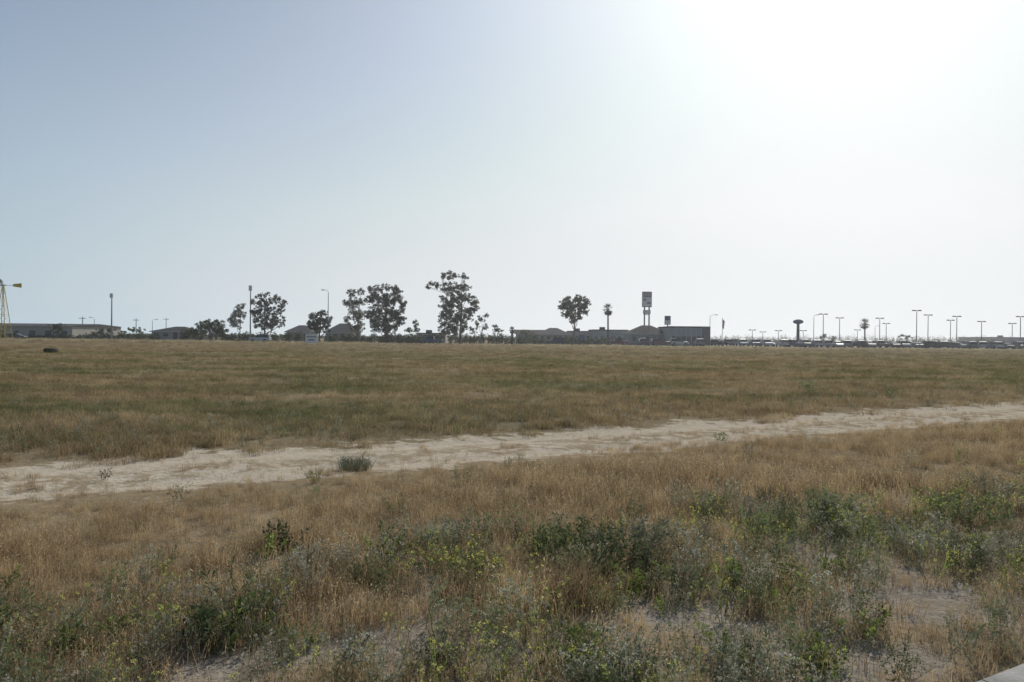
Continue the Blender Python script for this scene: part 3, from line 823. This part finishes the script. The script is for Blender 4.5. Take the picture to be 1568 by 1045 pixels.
mb = MB(); mb.box(0, w_ - 1.9, 0, 16, -.2, H - .35); mb.obj("walls", [M_bluegrey], parent=e)
mb = MB(); mb.box(w_ - 1.88, w_, -.5, 16, -.2, H + .0); mb.box(w_ - 1.7, w_ - .2, -.52, -.503, .2, H - .8, 1); mb.obj("dark_end_pier", [M_dkwall, M_darkm], parent=e)
mb = MB(); mb.box(-.15, w_ - 1.9, -.15, 16.1, H - .345, H); mb.obj("roof_parapet", [M_roofd], parent=e)
mb = MB()
for i in range(6):
    cx = .5 + i * (w_ - 2.4) / 6; mb.box(cx, cx + .9, -.05, -.003, .3, 2.4, 0); mb.box(cx + .98, cx + 1.06, -.06, -.003, 0, H - .4, 1)
mb.obj("windows", [M_glass, M_trim], parent=e)

# ------------------------------------------------------------------ cars
def car_paint():
    m, n, out = new_mat("car_paint")
    oi = n.new('ShaderNodeObjectInfo').outputs['Random']
    r = n.new('ShaderNodeValToRGB'); r.color_ramp.interpolation = 'CONSTANT'
    cols = [(.45, .45, .45), (.06, .06, .065), (.25, .26, .27), (.13, .14, .15), (.50, .50, .48), (.18, .05, .05), (.07, .10, .15), (.30, .30, .30), (.05, .05, .05), (.22, .20, .17)]
    el = r.color_ramp.elements
    el[0].position = 0; el[0].color = (*cols[0], 1); el[1].position = .1; el[1].color = (*cols[1], 1)
    for i in range(2, 10): q = el.new(i * .1); q.color = (*cols[i], 1)
    n.put(r.inputs[0], oi)
    b = n.new('ShaderNodeBsdfPrincipled'); n.put(b.inputs['Base Color'], r.outputs[0])
    b.inputs['Roughness'].default_value = .5; b.inputs['Metallic'].default_value = 0; b.inputs['Coat Weight'].default_value = .15
    b.inputs['Coat Roughness'].default_value = .25
    n.put(out.inputs[0], b.outputs[0]); return m
M_paint = car_paint(); M_tyre = pbr("tyre_rubber", (.04, .038, .036), .9); M_hub = pbr("alloy_wheel", (.30, .30, .30), .45, .5)
M_tail = pbr("tail_light", (.35, .02, .02), .3)
def car_mesh(kind):
    # stations: x, z_bottom, z_belt, z_roof, half width body, half width roof
    if kind == 'sedan':
        S = [(-2.3, .45, .62, .62, .72, .70), (-2.25, .3, .92, .92, .84, .80), (-1.75, .28, 1.0, 1.0, .88, .80), (-1.05, .27, .98, 1.42, .90, .62), (-.1, .27, .96, 1.46, .91, .64), (.45, .27, .95, 1.40, .91, .62), (1.15, .27, .93, .95, .90, .78), (2.0, .28, .80, .82, .86, .76), (2.3, .4, .6, .62, .74, .70)]
    elif kind == 'suv':
        S = [(-2.3, .5, .7, .72, .80, .78), (-2.25, .38, 1.08, 1.1, .90, .84), (-2.0, .36, 1.1, 1.70, .93, .72), (-.8, .36, 1.1, 1.78, .94, .74), (.4, .36, 1.08, 1.74, .94, .72), (1.05, .36, 1.06, 1.1, .93, .80), (2.05, .38, .98, 1.0, .90, .80), (2.3, .5, .7, .72, .80, .76)]
    else:
        S = [(-2.75, .5, .95, .96, .88, .86), (-2.7, .45, 1.02, 1.03, .93, .90), (-.75, .42, 1.03, 1.04, .94, .90), (-.65, .42, 1.1, 1.74, .95, .74), (.4, .42, 1.1, 1.80, .95, .75), (.75, .42, 1.08, 1.72, .95, .74), (1.35, .42, 1.06, 1.1, .94, .84), (2.45, .45, 1.0, 1.02, .92, .84), (2.7, .55, .75, .76, .85, .8)]
    mb = MB()
    for (x, zb, zl, zr, hw, hr) in S:
        mb.v += [(x, -hw, zb), (x, -hw, zl), (x, -hr, zr), (x, hr, zr), (x, hw, zl), (x, hw, zb)]
    n_ = len(S)
    for i in range(n_ - 1):
        a, b = i * 6, i * 6 + 6
        t0, t1 = S[i][3] - S[i][2], S[i + 1][3] - S[i + 1][2]
        sideglass = (t0 > .3 or t1 > .3)
        topglass = (t0 > .3) != (t1 > .3)
        mats = [0, 1 if sideglass else 0, 1 if topglass else 0, 1 if sideglass else 0, 0, 2]
        for j in range(6):
            j2 = (j + 1) % 6; mb.face((a + j, b + j, b + j2, a + j2), mats[j])
    mb.face(range(6), 0); mb.face([(n_ - 1) * 6 + j for j in range(6)][::-1], 0)
    L0, L1 = S[0][0], S[-1][0]; hw = S[3][4]
    for wxp in (L0 + .95, L1 - .9):
        for sg in (-1, 1):
            r = .33 if kind == 'sedan' else .38; yy = sg * (hw - .1)
            mb.tube([(wxp, yy - .11, r), (wxp, yy + .11, r)], r, 14, 2)
            ys = sg * (hw + .013); mb.tube([(wxp, ys - .006 * sg, r), (wxp, ys + .012 * sg, r)], r * .6, 10, 3)
    z = S[1][2]
    for sg in (-1, 1):
        y0, y1 = sorted((sg * .5, sg * .78)); mb.box(L0 - .02, L0 + .07, y0, y1, z - .3, z - .12, 4); mb.box(L1 - .09, L1 + .01, y0 * .95, y1 * .95, .6, .72, 5)
        y0, y1 = sorted((sg * (hw + .0), sg * (hw + .17))); mb.box(.75, .88, y0, y1, S[3][2] + .0, S[3][2] + .14, 0)
    return mb.mesh("car_" + kind, [M_paint, M_glass, M_tyre, M_hub, M_tail, M_lens])
CM = {k_: car_mesh(k_) for k_ in ('sedan', 'suv', 'pickup')}
def car(px, D, rot, kind, name="parked_car"):
    o = bpy.data.objects.new(name, CM[kind]); X = wx(px, D)
    o.location = (X, D, .07 if D > 180 else .06); o.rotation_euler = (0, 0, math.radians(rot)); scene.collection.objects.link(o); return o
kinds = ['sedan', 'suv', 'pickup', 'sedan', 'suv']
car(398, 176, 180, 'suv', "passing_car")
px = 1098
while px < 1600:
    D = 188 + random.uniform(-.6, .6)
    car(px, D, random.choice([90, -90, 90, 62, 118]) + random.uniform(-3, 3), random.choice(kinds)); px += random.uniform(15, 24)
px = 1180
while px < 1620:
    car(px, 200 + random.uniform(-.6, .6), random.choice([90, -90]) + random.uniform(-30, 30), random.choice(kinds)); px += random.uniform(17, 40)
px = 1130
while px < 1620:
    car(px, 222 + random.uniform(-.6, .6), random.choice([0, 90, 180]) + random.uniform(-4, 4), random.choice(kinds)); px += random.uniform(24, 50)
for px, D in ((985, 186), (1012, 187), (1040, 189), (945, 192), (660, 190), (850, 190), (1070, 187), (25, 190)): car(px, D, random.choice([0, 180, 90]), random.choice(kinds))

# weathered tyre lying in the field
D = 68; X = wx(78, D); mb = MB(); Rm, rm = .42, .17
nn, mm = 28, 10
for i in range(nn):
    a = i / nn * 6.2832
    for j in range(mm):
        b = j / mm * 6.2832; rr = Rm + rm * math.cos(b) * (1.05 if i % 2 else 1)
        mb.v.append((math.cos(a) * rr, math.sin(a) * rr, .17 + .19 * math.sin(b)))
for i in range(nn):
    for j in range(mm): mb.face((i * mm + j, ((i + 1) % nn) * mm + j, ((i + 1) % nn) * mm + (j + 1) % mm, i * mm + (j + 1) % mm))
mb.obj("discarded_tyre", [pbr("dusty_rubber", (.10, .085, .065), .95)], (X, D, float(ground_h(X, D)) + .04))
